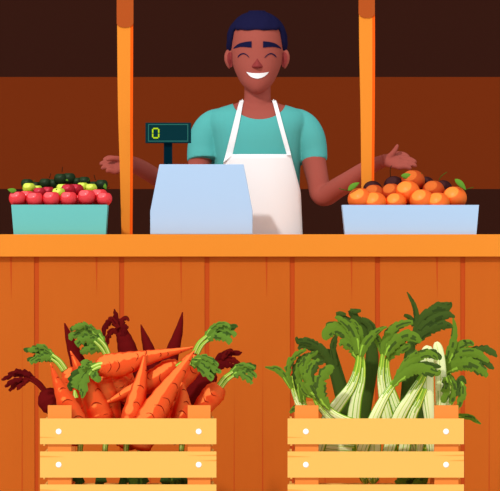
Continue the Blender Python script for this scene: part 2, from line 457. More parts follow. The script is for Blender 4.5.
# ------------------------------------------------------------------ crates
def crate(xl, xr, ul, ur, label, marks):
    yf, yb_ = -1.02, -.55
    X = lambda px: P(px,0,yf).x
    Z = lambda py: P(0,py,yf).z
    t = thing('wooden_crate', label, 'crate', ((X(xl)+X(xr))/2, (yf+yb_)/2, 0), 'slatted crates in front of the stall')
    th = .010; rows = [(418.5,444.2),(451.5,477.6),(484.5,510.4),(517.5,543.4),(550.5,576.4)]
    for (a, b) in (ul, ur):
        for (y0, y1) in ((yf+th, yf+th+.03), (yb_-th-.03, yb_-th)):
            m = MB(); m.box(X(a), X(b), y0, y1, 0, Z(405.5)); bevel(m.build('corner_post', M['upright'], t), .001)
    for k, (a, b) in enumerate(rows):
        for side, y0 in (('f', yf), ('b', yb_-th)):
            m = MB(); dz = 0 if side == 'f' else .014; m.box(X(xl)+(dz and .006), X(xr)-(dz and .006), y0, y0+th, max(0,Z(b)-dz), Z(a)-dz, 0)
            if side == 'f':
                for (ma, mb_, my, mw) in marks[k % len(marks)]:
                    m.prism([(X(ma), Z(my-mw)), (X(ma), Z(my+mw)), (X(mb_), Z(my+.3))], y0-.0004, y0+.002, 1)
            sl = m.build('front_slat' if side=='f' else 'back_slat', [M['slat'], M['slat_mark']], t)
            if side == 'f':
                for nx in ((ul[0]+ul[1])/2-.9, (ur[0]+ur[1])/2-.4):
                    c = P(nx, (a+b)/2+.2, y0); nb = MB(); r = 2.9*s_at(y0); vs = []
                    for i, (rr, dy) in enumerate(((r,.001),(r,-.0008),(r*.7,-.0018),(r*.01,-.0022))):
                        vs += [(c.x+rr*math.cos(2*PI*j/20), y0+dy, c.z+rr*math.sin(2*PI*j/20)) for j in range(20)]
                    nb.add(vs, [(i*20+j, i*20+(j+1)%20, (i+1)*20+(j+1)%20, (i+1)*20+j) for i in range(3) for j in range(20)], 0, smooth=True)
                    nb.build('nail', M['nail'], sl)
        for sx in (X(xl)+.008, X(xr)-.016):
            m = MB(); m.box(sx, sx+.006, yf+th+.031, yb_-th-.031, Z(b)-.006, Z(a)-.006); m.build('side_slat', M['slat'], t)
    for j in range(5):
        y = yf+th+.002 + j*.082
        m = MB(); m.box(X(xl)+.010, X(xr)-.010, y, y+.070, Z(504), Z(500.5)); m.build('bottom_board', M['upright'], t)
    return t
mk = [[(0,16,437.3,.5)], [(0,24,456.5,.8),(176,147,455.3,.7),(176,159,460.5,.7)], [(0,20,490,.7)], [(176,150,530,.6)], [(0,22,560,.7)]]
def shift(mk, xl, w): return [[(xl+a*w/176, xl+b*w/176, y, q) for a,b,y,q in row] for row in mk]
crate(40, 216.4, (47.6,71.5), (187.6,210.6), 'pale slatted wooden crate on the left filled with carrots', shift(mk,40,176.4))
crate(287.6, 464, (295,318.6), (434.4,458.6), 'pale slatted wooden crate on the right filled with celery', shift(mk,287.6,176.4))

# ------------------------------------------------------------------ foliage
GM, GD = (99,129,38), (67,88,34)
CG, CGD, CST, CSH = (98,134,46), (64,92,36), (142,186,56), (206,226,120)
MR, MRD = (104,20,18), (92,16,18)
def ribbon(pts, y0, y1, col, seed=1, jag=.55, side=0, thick=.0022, cup=.22, n=16, bow=0.0, streak=None):
    """leaf blade: pts = (px, py, halfwidth px); depth goes from y0 to y1; jag = how ragged; side -1/1 = only that edge ragged"""
    rg = random.Random(seed); sp = cr(pts, n); N = len(sp); mb = MB()
    L = 0; per = []
    for i in range(N):
        if i: L += math.hypot(sp[i][0]-sp[i-1][0], sp[i][1]-sp[i-1][1])
        per.append(L)
    def rag():
        # ragged edge: teeth with a long back and a short front
        out = []; pos = 0; ln = rg.uniform(3,9); depth = rg.uniform(.4,1)
        for i in range(N):
            while per[i] - pos > ln:
                pos += ln; ln = rg.uniform(3.5,10); depth = rg.uniform(.3,1)
            f = (per[i]-pos)/ln
            out.append(1.22 - 1.35*jag*depth*(1-(f-.2)/.8 if f > .2 else f/.2))
        return out
    ra = rag() if side <= 0 else [1]*N
    rb_ = rag() if side >= 0 else [1]*N
    US = (-1,-.62,-.25,.25,.62,1); W = 6; vs = []
    if streak is None: streak = {GM: GD, CG: CGD, GD: (54,72,30), CGD: (52,76,30), MR: (80,12,14), MRD: (80,12,14)}.get(col, col)
    bands = []
    for _ in range(4):
        a_ = rg.uniform(.1,.8); bands.append((rg.choice((0,1,2,3,4)), a_, a_+rg.uniform(.08,.28)))
    light = {GM: (150,190,62), CG: (150,194,70)}.get(col)
    base_lane = rg.choice((1,3))
    for lay in (0,1):
        for i in range(N):
            t = i/(N-1); y = y0+(y1-y0)*t + bow*math.sin(PI*t)
            a = sp[max(i-1,0)]; b = sp[min(i+1,N-1)]
            dx, dy = b[0]-a[0], b[1]-a[1]; l = math.hypot(dx,dy) or 1
            nx, ny = -dy/l, dx/l
            w = max(sp[i][2], .15)
            for u in US:
                k = (ra if u < 0 else rb_)[i]
                ww = w*u*k
                p = P(sp[i][0]+nx*ww, sp[i][1]+ny*ww, y)
                p.y += cup*abs(u)**1.5*w*S0 + lay*thick
                vs.append(p)
    q = N*W; fs = []; cs = []
    for i in range(N-1):
        t = i/(N-1)
        for s in range(W-1):
            v = i*W+s; cc = col
            for (ln_, a_, b_) in bands:
                if ln_ == s and a_ < t < b_: cc = streak
            if light and t < .22 and s == base_lane: cc = light
            fs.append((v, v+1, v+W+1, v+W)); cs.append(cc)
            fs.append((q+v+W, q+v+W+1, q+v+1, q+v)); cs.append(col)
        for e in (0,W-1):
            fs.append((i*W+e, i*W+W+e, q+i*W+W+e, q+i*W+e)); cs.append(col)
    for e in (0, (N-1)*W):
        fs.append(tuple(range(e,e+W))+tuple(range(q+e+W-1,q+e-1,-1))); cs.append(col)
    mb.add(vs, fs, 0, cs, False)
    return mb
def stalk(pts, y0, y1, colf, flat=.6, n=32, sub=6):
    sp = cr(pts, sub); N = len(sp)
    path = [P(a[0], a[1], y0+(y1-y0)*i/(N-1)) for i, a in enumerate(sp)]
    r = [max(a[2],.1)*S0*.96 for a in sp]
    mb = MB(); mb.loft(path, r, [x*flat for x in r], n=n, colf=colf); return mb
def stem_col(t, ph):
    u = math.cos(ph)
    if -.5 < u < -.15: return CSH
    if .35 < u < .5: return (186,214,90)
    return CST if abs(u) < .8 else (104,152,46)

def root_body(pts, y0, y1, seed, m, marks=True, sub=6):
    rg = random.Random(seed)
    sp = cr(pts, sub); N = len(sp)
    path = [P(a[0], a[1], y0+(y1-y0)*i/(N-1)) for i, a in enumerate(sp)]
    r = [max(a[2],.25)*s_at(y0)*(1+.03*math.sin(i*1.7+seed)) for i, a in enumerate(sp)]
    mb = MB()
    # rounded shoulders at the first point
    t0 = (path[0]-path[1]).normalized()
    cap = [path[0]+t0*(r[0]*.45*math.sin(a)) for a in (1.45,1.0,.5)]
    pr = [r[0]*math.cos(a) for a in (1.45,1.0,.5)]
    path2 = cap+path; r2 = pr+r
    mb.loft(path2, r2, n=24, m=0)
    if marks:
        # short dark creases that follow the surface
        for k in range(max(4, int(N/4))):
            i = min(N-3, max(1, int((k+.3+rg.random()*.5)/max(4,int(N/4))*N)))
            t = (path[i+1]-path[i-1]).normalized(); b = (Vector((0,1,0))-t*t.y).normalized(); a = t.cross(b)
            ph0 = rg.uniform(PI+.15, 2*PI-1.3); span = rg.uniform(.7,1.1); rr = r[i]*1.004
            pts3 = []
            for j in range(8):
                ph = ph0 + span*j/7
                pts3.append(path[i] + t*(r[i]*.25*math.sin(PI*j/7)+ r[i]*.2*j/7) + a*(rr*math.cos(ph)) + b*(rr*math.sin(ph)))
            w = [.0011*math.sin(PI*(j+.4)/7.8)+.00015 for j in range(8)]
            o = len(mb.f); mb.loft(pts3, w, n=6, m=1)
    return mb

def vegetable(name, label, cat, group, body, y0, y1, m, seed, tops=None, marks=True, part='root'):
    """body = (px,py,r) from crown to tip; tops = list of ('stem'|'leaf', ...)"""
    p = P(body[len(body)//2][0], max(b[1] for b in body), (y0+y1)/2)
    mats = [m, M['crease']]
    bm_ = root_body(body, y0, y1, seed, m, marks)
    if not tops:
        o = bm_.build(name, mats, None, origin=p); return tag(o, label, cat, group)
    t = thing(name, label, cat, p, group)
    bm_.build(part, mats, t)
    for tp in tops:
        if tp[0] == 'stem':
            _, pts, ya, yb2, cf = tp
            stalk(pts, ya, yb2, cf, flat=.9, n=20).build('stem', M['veg'], t)
        else:
            _, pts, ya, yb2, col, kw = tp
            ribbon(pts, ya, yb2, col, **kw).build('leaf', M['veg'], t)
    return t
MS = lambda t, ph: MR
L0, L1, L2, L3, L4 = -.960, -.885, -.810, -.735, -.660
G = 'carrots in the left crate'
K = dict
def frond(y, base, mids, darks, seed, col=CG, cold=CGD, stems=None, cf=stem_col):
    out = []
    for k, pts in enumerate(stems or []): out.append(('stem', pts, y, y-.004*k-.006, cf))
    for k, pts in enumerate(darks): out.append(('leaf', pts, y+.006, y+.012+.004*k, cold, K(seed=seed+k, jag=.5)))
    for k, pts in enumerate(mids): out.append(('leaf', pts, y-.004, y-.010-.005*k, col, K(seed=seed+20+k, jag=.62)))
    return out
carrots = [
 ('long carrot lying across the top of the heap, its leafy end on the left', [(99,367,8.5),(107,366,12),(120,364.5,12.3),(136,360.5,9.8),(150,357,7.2),(164,353.8,5),(180,350.5,2.8),(194,347,.7)], L1, L1+.0, 11,
   frond(L1-.02, None, [[(96,364.5,3),(88,368,4.5),(80,377,5.5),(74,388,5)],[(94,367,2.5),(87,374,4),(84,383,4.5),(83,392,3.8),(82,398,1)],[(97,369,2.2),(95,374,4.5),(98,379,3.5),(101,377,1)],[(92,363,2),(86,363,4),(82,368,3)]],
     [[(90,366,2.5),(80,372,5),(72,380,4),(70,391,2.5)]], 31, stems=[[(106.5,363.8,2.4),(99,364.2,2.4),(91,367.5,1.6)],[(106,366,2),(98,367.5,1.9),(92,370.5,1.3)]]) +
   [('stem', [(74.5,390,1.2),(75,394,2.4),(75.8,398,3)], L1-.034, L1-.034, stem_col)]),
 ('carrot behind the long top one, with the largest leafy top pointing up left', [(112,358,8.5),(118,368,11),(128,385,9),(138,402,5),(146,418,1)], L3, L3, 12,
   frond(L3-.01, None, [[(104,345,3),(97,335,5),(86,331.5,6),(74,335,4.5),(70,340,2)],[(103,347,3),(93,340,5.5),(83,340,5),(76,345,3)],[(104,350,2.5),(97,348,5),(88,350,4.5),(80,352,2.5)],[(98,336,2),(90,328,3.5),(82,325.5,3.5),(72,329,1.8)]],
     [[(102,344,3),(92,332,5),(80,327,4),(70,330,2)],[(102,350,2),(92,345,5),(84,347,3)]], 41, stems=[[(109.5,356,2.3),(105,346,2.3),(98,338,1.6)],[(106.5,357,2.0),(101,348,2.0),(94,341,1.4)]])),
 ('carrot standing with its tip straight up in the middle front of the crate', [(127,446,9),(130,432,12.6),(134,412,11.4),(138.5,391,8.3),(142.5,371,4.3),(145.3,351,.5)], L0+.045, L0+.04, 13, [('stem', [(127,440,3),(126,452,2.6),(127,464,2)], L0, L0, stem_col)] + [('leaf', [(127,454,2.5),(127+dx*.5,468,5),(127+dx,480,5.5),(127+dx*1.2,496,2)], L0-.006-.004*k, L0-.016-.004*k, CG if k % 2 else CGD, K(seed=int(127)+k, jag=.5)) for k, dx in enumerate([-3,6])]),
 ('thick carrot leaning diagonally in front, its tip pointing up right', [(140,446,11),(147,429,15),(153,415,14.5),(163,397,11.2),(175,379,7.6),(186,363,4),(194.5,350.5,.6)], L0, L0+.02, 14, [('stem', [(141,440,3),(140,452,2.6),(141,464,2)], L0, L0, stem_col)] + [('leaf', [(141,454,2.5),(141+dx*.5,468,5),(141+dx,480,5.5),(141+dx*1.2,496,2)], L0-.006-.004*k, L0-.016-.004*k, CG if k % 2 else CGD, K(seed=int(141)+k, jag=.5)) for k, dx in enumerate([2,-2])]),
 ('carrot lying behind the tip-up one, leaves from its right end', [(177,366,8),(170,370,11.4),(160,377,11.6),(146,384,10.5),(130,391.5,6.6),(114,399.5,3),(99.5,406,.6)], L1+.035, L1+.03, 15,
   frond(L1-.014, None, [[(188,360.5,2.5),(198,360,4),(208,364,5),(217,370,3.5),(221,373,1)],[(189,363,2.5),(199,366,4.5),(208,374,4.5),(213,380,2)],[(194,358,2),(204,357,3),(213,361,2.5),(218,366,1.5)]],
     [[(192,362,2),(205,368,4),(216,374,3)]], 51, stems=[[(176.5,366.5,2.2),(183,362.5,2.0),(191,360.5,1.6)],[(178,367.5,1.6),(184,365,1.6),(191,363.5,1.2)]])),
 ('small carrot with tip up at the front right, beside the crate post', [(181,440,9),(182,425,12),(182.5,410,10),(182.5,394,5.5),(181,378,.6)], L1, L1+.01, 16, [('stem', [(182.5,440,3),(181.5,452,2.6),(182.5,464,2)], L1, L1, stem_col)] + [('leaf', [(182.5,454,2.5),(182.5+dx*.5,468,5),(182.5+dx,480,5.5),(182.5+dx*1.2,496,2)], L1-.006-.004*k, L1-.016-.004*k, CG if k % 2 else CGD, K(seed=int(182.5)+k, jag=.5)) for k, dx in enumerate([-16,-7,0])]),
 ('carrot at the right back with a leafy top rising up right', [(196,358,8.5),(191,366,11.5),(180,382,9.5),(168,400,6),(156,418,1.5)], L2, L2, 17,
   frond(L2-.012, None, [[(205,339,2.5),(212,331,4.5),(222,328.5,4.5),(232,333,4),(235,337,1.5)],[(206,341,2.5),(214,336,4.5),(224,337,4.5),(231,343,2.5)],[(206,336,2),(214,327,3),(224,324,2.5),(230,327,1.5)]],
     [[(210,334,3),(222,329,4.5),(234,327,3),(236,328,1.5)]], 61, stems=[[(194,353,2.4),(199,343,2.2),(207,335.5,1.6)],[(197.5,354,2.1),(202,345.5,1.9),(208.5,339.5,1.4)]])),
 ('short thick carrot at the right end of the crate, crown and leaves up right', [(219,388,8.5),(214.5,393,11.2),(206,403,10.2),(195,418,7.5),(182,436,2)], L2-.01, L2-.01, 18,
   frond(L2-.022, None, [[(230,374,2.5),(238,369,4),(247,369.5,4.2),(254,375,2.5),(256,378,1)],[(231,376,2.5),(240,374,4.5),(248,378,4.2),(252,384,2)],[(231,372,2),(240,365.5,2.8),(249,366,2),(255,369,1.4)]],
     [[(234,371,2.5),(246,366,3.5),(256,368,2.5)]], 71, stems=[[(218,386.5,2.4),(224.5,377.5,2.1),(233,371.5,1.5)],[(221.5,387.5,2.0),(227,380.5,1.8),(234,375.5,1.3)]])),
 ('carrot at the far left with a leafy top drooping up left', [(68.5,371,7.6),(72,379,10.5),(80,398,10.5),(88,418,6),(94,436,1)], L2, L2, 19,
   frond(L2-.012, None, [[(54,358,2.5),(46,351,4.2),(37,348.5,3.8),(28,351,2)],[(55,361,2.5),(47,357,4.5),(38,358,4.5),(30,363,2)],[(53,355,1.8),(44,347.5,2.8),(36,346,2)]],
     [[(52,357,2.5),(40,350,4),(27,350,2.5),(24,351,1.5)],[(50,360,2),(38,358,3.5),(27,360,1.5)]], 81, stems=[[(66,369.5,2.4),(60,361,2.2),(52,354.5,1.6)],[(63,371,2),(57.5,363.5,1.9),(51,358.5,1.3)]])),
 ('slim carrot with its tip up at the far left, leaning on the crate post', [(77,442,9),(74,424,13),(68.5,408,11),(62,393,7.5),(56,379,4),(50.5,363.5,.6)], L0+.03, L0+.02, 20, [('stem', [(81,440,3),(80,452,2.6),(81,464,2)], L0, L0, stem_col)] + [('leaf', [(81,454,2.5),(81+dx*.5,468,5),(81+dx,480,5.5),(81+dx*1.2,496,2)], L0-.006-.004*k, L0-.016-.004*k, CG if k % 2 else CGD, K(seed=int(81)+k, jag=.5)) for k, dx in enumerate([-2])]),
 ('carrot with its tip up at the left, behind the drooping green leaves', [(104,438,8),(101,420,13.5),(95,404,12),(87,387,9),(78.5,369,5),(70.5,351,.6)], L1+.034, L1+.034, 21, [('stem', [(106,440,3),(105,452,2.6),(106,464,2)], L1, L1, stem_col)] + [('leaf', [(106,454,2.5),(106+dx*.5,468,5),(106+dx,480,5.5),(106+dx*1.2,496,2)], L1-.006-.004*k, L1-.016-.004*k, CG if k % 2 else CGD, K(seed=int(106)+k, jag=.5)) for k, dx in enumerate([-5])]),
 ('carrot standing under the crown of the long top one', [(104,380,9.5),(106,391,12.6),(111,411,10.5),(115,430,6),(118,446,1)], L2, L2, 22, None),
 ('carrot wedged under the middle of the long top one', [(116,379,9),(121,386,11),(132,400,9.5),(142,416,5),(150,430,1)], L2+.004, L2+.004, 23, None),
 ('carrot lying low behind the thick diagonal one', [(160,388,8),(163,398,11.5),(168,414,10),(172,430,6),(175,445,1)], L2+.008, L2+.008, 24, None),
]
for lab, body, y0, y1, seed, tops in carrots:
    vegetable('carrot', lab, 'carrot', G, body, y0, y1, M['carrot'], seed, tops)

G = 'maroon root vegetables in the left crate'
def mleaf(lst, y, seed): return [('leaf', p, y-.004*k, y-.004*k-.004, MR if k % 2 else MRD, K(seed=seed+k, jag=.55)) for k, p in enumerate(lst)]
mar = [
 ('dark maroon carrot pointing up between the two left leafy tops', [(95,405,9),(86,384,10.5),(77,360,7.5),(70,340,4.6),(64.5,323,.6)], L4, L4, 1, None),
 ('dark maroon carrot with maroon leaves curling over beside the top carrot', [(122,333,6.5),(125.5,343,8.6),(130,360,11),(136,380,11),(142,405,6)], L4, L4, 2,
   mleaf([[(120,336,3),(117,326,3.4),(111,321,3.2),(105,328,2.8),(103.5,338,1.2)],[(120,336,2.6),(113,330,3),(108,338,2.6),(106,352,1)],[(121,334,3),(119,324,3.4),(116,316,2.8),(114.3,309,.6)],[(122,334,3),(122,322,3.2),(126,318,2.2),(129,321,.8)],[(123,336,2.6),(125,327,2.6),(128.5,328,1)],[(118,328,2.4),(112,319,2.4),(107,321,1)]], L4-.006, 5)),
 ('slim dark maroon carrot tip standing upright over the middle of the heap', [(158,395,9),(155,375,9.5),(149.5,352,6.2),(145,338,3.8),(140.8,324.5,.5)], L4, L4, 3, None),
 ('tallest dark maroon carrot tip, leaning right over the heap', [(158,398,9),(164,378,10.5),(173,350,6.8),(179,330,4),(182.6,312,.5)], L4+.02, L4+.02, 4, None),
 ('round maroon beet at the left edge of the crate, leaves drooping left', [(47,392,8.5),(50,399,13.2),(56,405,12.5),(62,412,7),(68,422,1)], L4+.01, L4+.01, 5,
   [('stem', [(47,393,2.2),(40,384,2.4),(33,378.5,2),(27,376,1.4)], L4, L4-.004, MS), ('stem', [(44,392,1.6),(37,384,1.8),(28,379,1.2)], L4-.004, L4-.006, MS)] +
   mleaf([[(34,379,2.5),(25,374,4),(15,373,3.8),(8,377,2.6),(1.5,380,1)],[(32,379,2.5),(24,380,3.8),(16,384,3.2),(9,391,1.4)],[(30,376,2),(19,371.5,2.2),(13,373,1.2)],[(28,380,2),(20,386,2.4),(17,390,1)],[(22,379,2),(12,382,2.8),(5,387,1.2)]], L4-.002, 9)),
 ('dark maroon carrot at the right with ragged maroon leaves behind the green ones', [(212,374,7),(206,381,11.5),(193,399,14),(180,420,10),(170,440,2)], L4, L4, 6,
   mleaf([[(211,370,2.5),(220,358,3.8),(230,353,3.6),(239,353,2.2),(242,352,.8)],[(212,371,2.5),(222,361,3.8),(232,360,3.4),(241,366,1.4)],[(213,372,2.5),(224,364.5,3.5),(233,367,2.8),(237,370,1)],[(222,359,2),(229,350.5,2.2),(233,351,1)]], L4-.004, 15)),
 ('dark maroon carrot deep in the heap left of the tip-up carrot', [(118,396,9),(119,405,12),(121,420,11),(124,440,5)], L4-.006, L4-.006, 7, None),
 ('dark maroon carrot deep in the heap seen left under the drooping leaves', [(96,374,9),(97,384,12.5),(99,404,12),(102,430,6)], L4-.0, L4-.0, 8, None),
 ('dark maroon carrot deep in the heap behind the thick diagonal carrot', [(143,372,9),(143,382,12.5),(145,402,12),(148,430,6)], L4-.004, L4-.004, 9, None),
 ('dark maroon carrot deep in the heap beside the right crate post', [(186,378,8),(190,388,12.5),(194,404,12),(198,430,6)], L4+.03, L4+.03, 10, None),
]
for lab, body, y0, y1, seed, tops in mar:
    beet = 'beet' in lab
    vegetable('beet' if beet else 'maroon_carrot', lab, 'beet' if beet else 'carrot', G, body, y0, y1, M['maroon'], seed, tops, marks=False)
# ------------------------------------------------------------------ celery
PALE, YG, GR, GRY = (240,246,182), (222,232,92), (118,168,44), (168,176,158)
def cel(t, ph, seed=0, green_top=.56):
    u = math.cos(ph)
    g = t > green_top - .12 + .3*abs(math.sin(9*u+seed*2))
    if u < -.84 or u > .88: return GR
    if g:
        if -.84 <= u < -.6 or .1 < u < .3: return YG
        if -.2 < u < 0 or u > .62: return GR
        return (150,192,60)
    if -.84 <= u < -.68 or .66 < u < .74: return YG
    if .12+.1*(seed%3) < u < .24+.1*(seed%3): return (150,190,70) if seed % 2 else (206,220,120)
    if -.42 < u < -.36: return (176,204,96)
    return PALE
def bunch(label, y, stalks, leaves, group='celery bunches in the right crate', dark=False, head=False):
    y = -.67 + (y+.33)*1.45
    allp = [p for s_ in stalks for p in s_] or [p for l in leaves for p in l[0]]
    low = max(allp, key=lambda p: p[1])
    t = thing('celery_bunch', label, 'celery', P(low[0], low[1], y), group)
    for k, s_ in enumerate(stalks):
        cf = (lambda tt, ph: GD if math.cos(ph) < .6 else (62,82,32)) if dark else (lambda tt, ph, kk=k: cel(tt, ph, kk)) if not head else (lambda tt, ph: (206,222,130) if math.cos(ph) < -.9 or .05 < math.cos(ph) < .12 or -.5 < math.cos(ph) < -.45 else (GR if tt < .35 and .4 < math.cos(ph) < .6 else PALE))
        stalk(s_, y+.008*k, y+.008*k-.004, cf, flat=.55, n=40).build('stalk', M['veg'], t)
    for k, l in enumerate(leaves):
        pts, col = l[0], l[1]; dy = l[2] if len(l) > 2 else 0
        kw = dict(seed=len(label)*7+k, jag=.6); kw.update(l[3] if len(l) > 3 else {})
        ribbon(pts, y-.008+dy, y-.014-.002*k+dy, col, **kw).build('leaf', M['veg'], t)
    return t
# front layers (near the camera)
bunch('celery bunch curling left at the left end of the crate, yellow green stems', -.50,
  [[(318,440,5),(308,422,4.5),(299,405,3.2),(293,389,2.4),(291,376,1.6)],[(322,438,4),(312,420,3.5),(304,404,2.6),(300,386,1.8)]],
  [([(292,388,2),(288,375,3.2),(289,364,3.6),(296,355,3),(306,349,1.4)],GM),
   ([(301,402,2),(299,386,3),(299,370,3.8),(305,359,4),(315,353,2),(318,351,1)],GM),
   ([(291,388,1.6),(284,376,2.6),(277,369.5,3),(270,368,1.6),(265,367,.6)],GM,0,K(jag=.15)),
   ([(296,392,1.4),(294,372,2.6),(300,360,3),(310,354,2)],GD,.012),
   ([(305,402,1.4),(304,392,3),(307,380,4),(308,368,3)],GM,-.004),
   ([(300,405,1),(295,408,2.6),(290,413,1)],GM,.01,K(jag=.2))])
bunch('celery bunch lying low with stems sweeping from the middle up to the left', -.535,
  [[(372,426,4.5),(352,422,4.2),(336,415,3.6),(325,405,3),(317,392,2.2)],[(370,430,4),(348,427,4),(330,418,3.4),(318,405,2.4),(311,390,1.6)]],
  [([(322,402,2.5),(313,390,5),(309,377,5.4),(312,366,4.5),(320,360,2.2)],GM,0,K(jag=.5)),
   ([(330,409,2.5),(322,397,5.5),(320,382,6),(327,371,5.5),(334,367,1.8)],GM,-.006,K(jag=.5)),
   ([(314,392,2),(306,377,4),(305,364,4.5),(311,355,3)],GM,.006),
   ([(318,395,2),(312,378,3.4),(316,366,3.4),(324,361,2)],GD,.002),
   ([(312,398,2),(304,390,3),(300,378,2)],GM,.01)])
bunch('celery bunch left of centre, two thick pale stalks under a wide fan of leaves', -.465,
  [[(318,452,6),(328,420,7),(340,402,6.5),(352,385,5),(358,366,3.6),(359,350,2.4)],[(350,456,6),(353,425,7),(356,400,6.2),(361,380,4.6),(362,362,3.4),(360,350,2.2)]],
  [([(359,356,2.5),(353,343,4.5),(345,333,5.5),(336,329,6.5),(328,333,6),(325,340,2)],GM,0,K(jag=.35)),
   ([(358,354,2.5),(355,338,4.2),(348,325,4.2),(340,319,2.8),(335,317,1)],GM,-.004,K(jag=.3)),
   ([(361,356,2.5),(365,345,4),(373,335,3.5),(381,329,2),(387,327,.8)],GM,-.006,K(jag=.2)),
   ([(358,358,3),(352,348,5),(344,343,4.5),(339,345,2)],GM,.004,K(jag=.5)),
   ([(360,350,2),(361,337,3.5),(356,326,3.5),(350,320,2)],GM,.008,K(jag=.3)),
   ([(348,334,2),(339,326,3),(330,324,2.2),(326,325,1)],GD,.014,K(jag=.2)),
   ([(358,345,2),(350,334,4),(340,336,2)],GD,.012)])
bunch('celery bunch in the centre with stalks splitting over the crate edge, leaves arching right', -.455,
  [[(392,456,6),(389,425,6.8),(384,400,5.2),(381,378,3.8),(382,362,2.8),(384,348,2)],[(412,452,6),(402,420,7),(394,400,5.4),(388,380,3.8),(387,362,2.6),(391,348,1.8)]],
  [([(383,354,2.5),(386,342,4.2),(393,330,4.5),(402,324,3.8),(413,322,2)],GM,0,K(jag=.3)),
   ([(386,356,2.5),(392,346,5),(402,337,5.5),(412,336,5),(421,342,2)],GM,-.006,K(jag=.3)),
   ([(382,354,2),(379,342,3.5),(374,335,3),(370,331,1.5)],GM,.004,K(jag=.2)),
   ([(388,360,2.5),(394,352,5),(404,348,4),(410,344,2)],GM,.006,K(jag=.5)),
   ([(384,346,2),(388,332,3),(396,326,3)],GD,.012),
   ([(392,352,2),(400,342,3),(408,340,2.4)],GD,.012)])
bunch('celery bunch leaning right with leaves reaching across the upturned white bases', -.515,
  [[(362,452,6),(372,424,6.2),(382,402,4.8),(392,386,3.4),(400,375,2)]],
  [([(395,383,2.5),(404,368,4.6),(416,358,4.6),(426,354,4),(434,356,3),(438,360,1)],GM,0,K(jag=.35)),
   ([(393,386,2.5),(403,376,4.4),(416,369,5.2),(428,371,5.2),(437,373,3.4),(440,370,1)],GM,-.004,K(jag=.4)),
   ([(398,374,2),(408,359,3),(418,352,3)],GM,.004),
   ([(420,352,2),(432,352.5,3.6),(439,357,2.6),(440,360,.8)],GD,.004,K(jag=.4)),
   ([(410,366,2),(424,364,2.6),(436,366,2.2),(441,367,1)],GD,.003,K(jag=.3))])
bunch('pair of pale celery stalks crossing diagonally right of centre, cut ends low', -.485,
  [[(386,462,6),(398,420,7.2),(410,398,5.6),(420,382,4.6),(426,370,3)],[(402,462,6),(410,420,6.4),(418,402,5),(424,388,4)]], [])
bunch('upturned celery head with its rounded white base at the top right, left half', -.475,
  [[(433,456,6),(430,420,5.6),(427.5,398,6.6),(426.5,375,7.2),(427,360,7.2),(428,350,6),(429,346,2.5)]], [], head=True)
bunch('upturned celery head with its rounded white base at the top right, right half', -.455,
  [[(441,456,5.2),(441,420,5.4),(441,395,5.6),(440.5,370,5.8),(438.5,352,5.4),(437,345,4),(436,342,1.6)]],
  [([(445,377,3),(446,386,4.2),(445,396,4.2),(443,403,2)],GM,-.03,K(jag=.6,side=1)),
   ([(449,375,2),(454,386,3),(453,396,3.4),(451,404,2)],GM,-.02,K(jag=.4)),
   ([(459,380,2),(463,389,3.2),(461,400,3.4),(457,409,1.6)],GM,-.018,K(jag=.4)),
   ([(448,374,1.4),(453,380,2.2),(455,390,2)],GD,-.012,K(jag=.3)),
   ([(466,384,.8),(462,378,2.8),(458,386,3),(458,396,2)],GD,-.012,K(jag=.3))], head=True)
bunch('celery bunch at the right end, broad leaves spreading out over the crate side', -.415,
  [[(440,452,5),(446,420,5),(448,390,4),(448,366,3)]],
  [([(447,368,3),(455,358,5),(466,353,4.8),(478,354,4),(489,362,1.6)],GM,0,K(jag=.3)),
   ([(446,372,3),(457,365,6),(470,364,6.5),(482,371,5),(487,377,1.6)],GM,-.005,K(jag=.4)),
   ([(446,366,3),(451,352,4.6),(454,338,3.2),(454.5,326,2),(453,318,.6)],GM,-.002,K(jag=.25)),
   ([(450,361,2.5),(462,353,3.5),(476,349.5,3.2),(486,349,3.6),(493,353,3),(497,357,.8)],GD,.004,K(jag=.35)),
   ([(455,368,2),(470,361,3),(482,361,3),(490,366,2.6),(494,369,1.0)],GD,.006,K(jag=.3)),
   ([(448,358,3),(458,347,4),(468,343,3.4),(474,345,1.4)],GM,.006,K(jag=.4)),
   ([(452,352,2),(460,344,2.5),(466,341,1.5)],GD,.012,K(jag=.4)),
   ([(456,415,.8),(462,416,2.4),(471,417.5,2.4),(476,421,1.8),(481,424,.6)],GM,.02,K(jag=.2))])
# dark bunches at the back
DG = 'dark green celery bunches at the back of the right crate'
bunch('dark green celery bunch at the back left, leaves drooping left', -.34,
  [[(352,440,9),(347,414,8.5),(341,392,7),(334,370,5.5),(326,354,3.6)],[(352,430,6),(345,395,5),(339,372,4),(334,350,2.4),(335,340,1.2)]],
  [([(336,372,4),(327,356,5.5),(315,347,5),(304,345,3.6),(298,349,1.2)],GD,0,K(jag=.3)),
   ([(332,366,3),(322,350,4),(309,342,3.8),(299,341,3),(296,337,1)],GD,-.004,K(jag=.35)),
   ([(336,366,2),(333,352,2.6),(334,342,3),(337,335,1)],GD,-.002,K(jag=.2)),
   ([(322,360,3),(312,356,4),(305,362,3)],GD,.004)], DG, True)
bunch('dark green celery bunch at the back centre, two leaf tips standing up left', -.35,
  [[(360,446,8),(363,416,7.4),(368,386,7),(372,360,6.8),(371,342,5)],],
  [([(371,350,5),(366,336,6),(360,324,4.6),(354,316,3.6),(350,310,2.4)],GD,0,K(jag=.25)),
   ([(372,350,4.5),(374,338,4.5),(370,325,3.6),(361,319,2.4)],GD,-.004,K(jag=.25)),
   ([(350,310,1.4),(355,311.2,2.2),(361,310.5,1.2)],GD,-.008,K(jag=.1)),
   ([(362,340,4),(353,326,4),(344,319,3.4),(337,315,2.6)],GD,.006,K(jag=.25)),
   ([(336,314.5,2),(341,314,2.4),(346,314.5,1)],GD,.002,K(jag=.1))], DG, True)
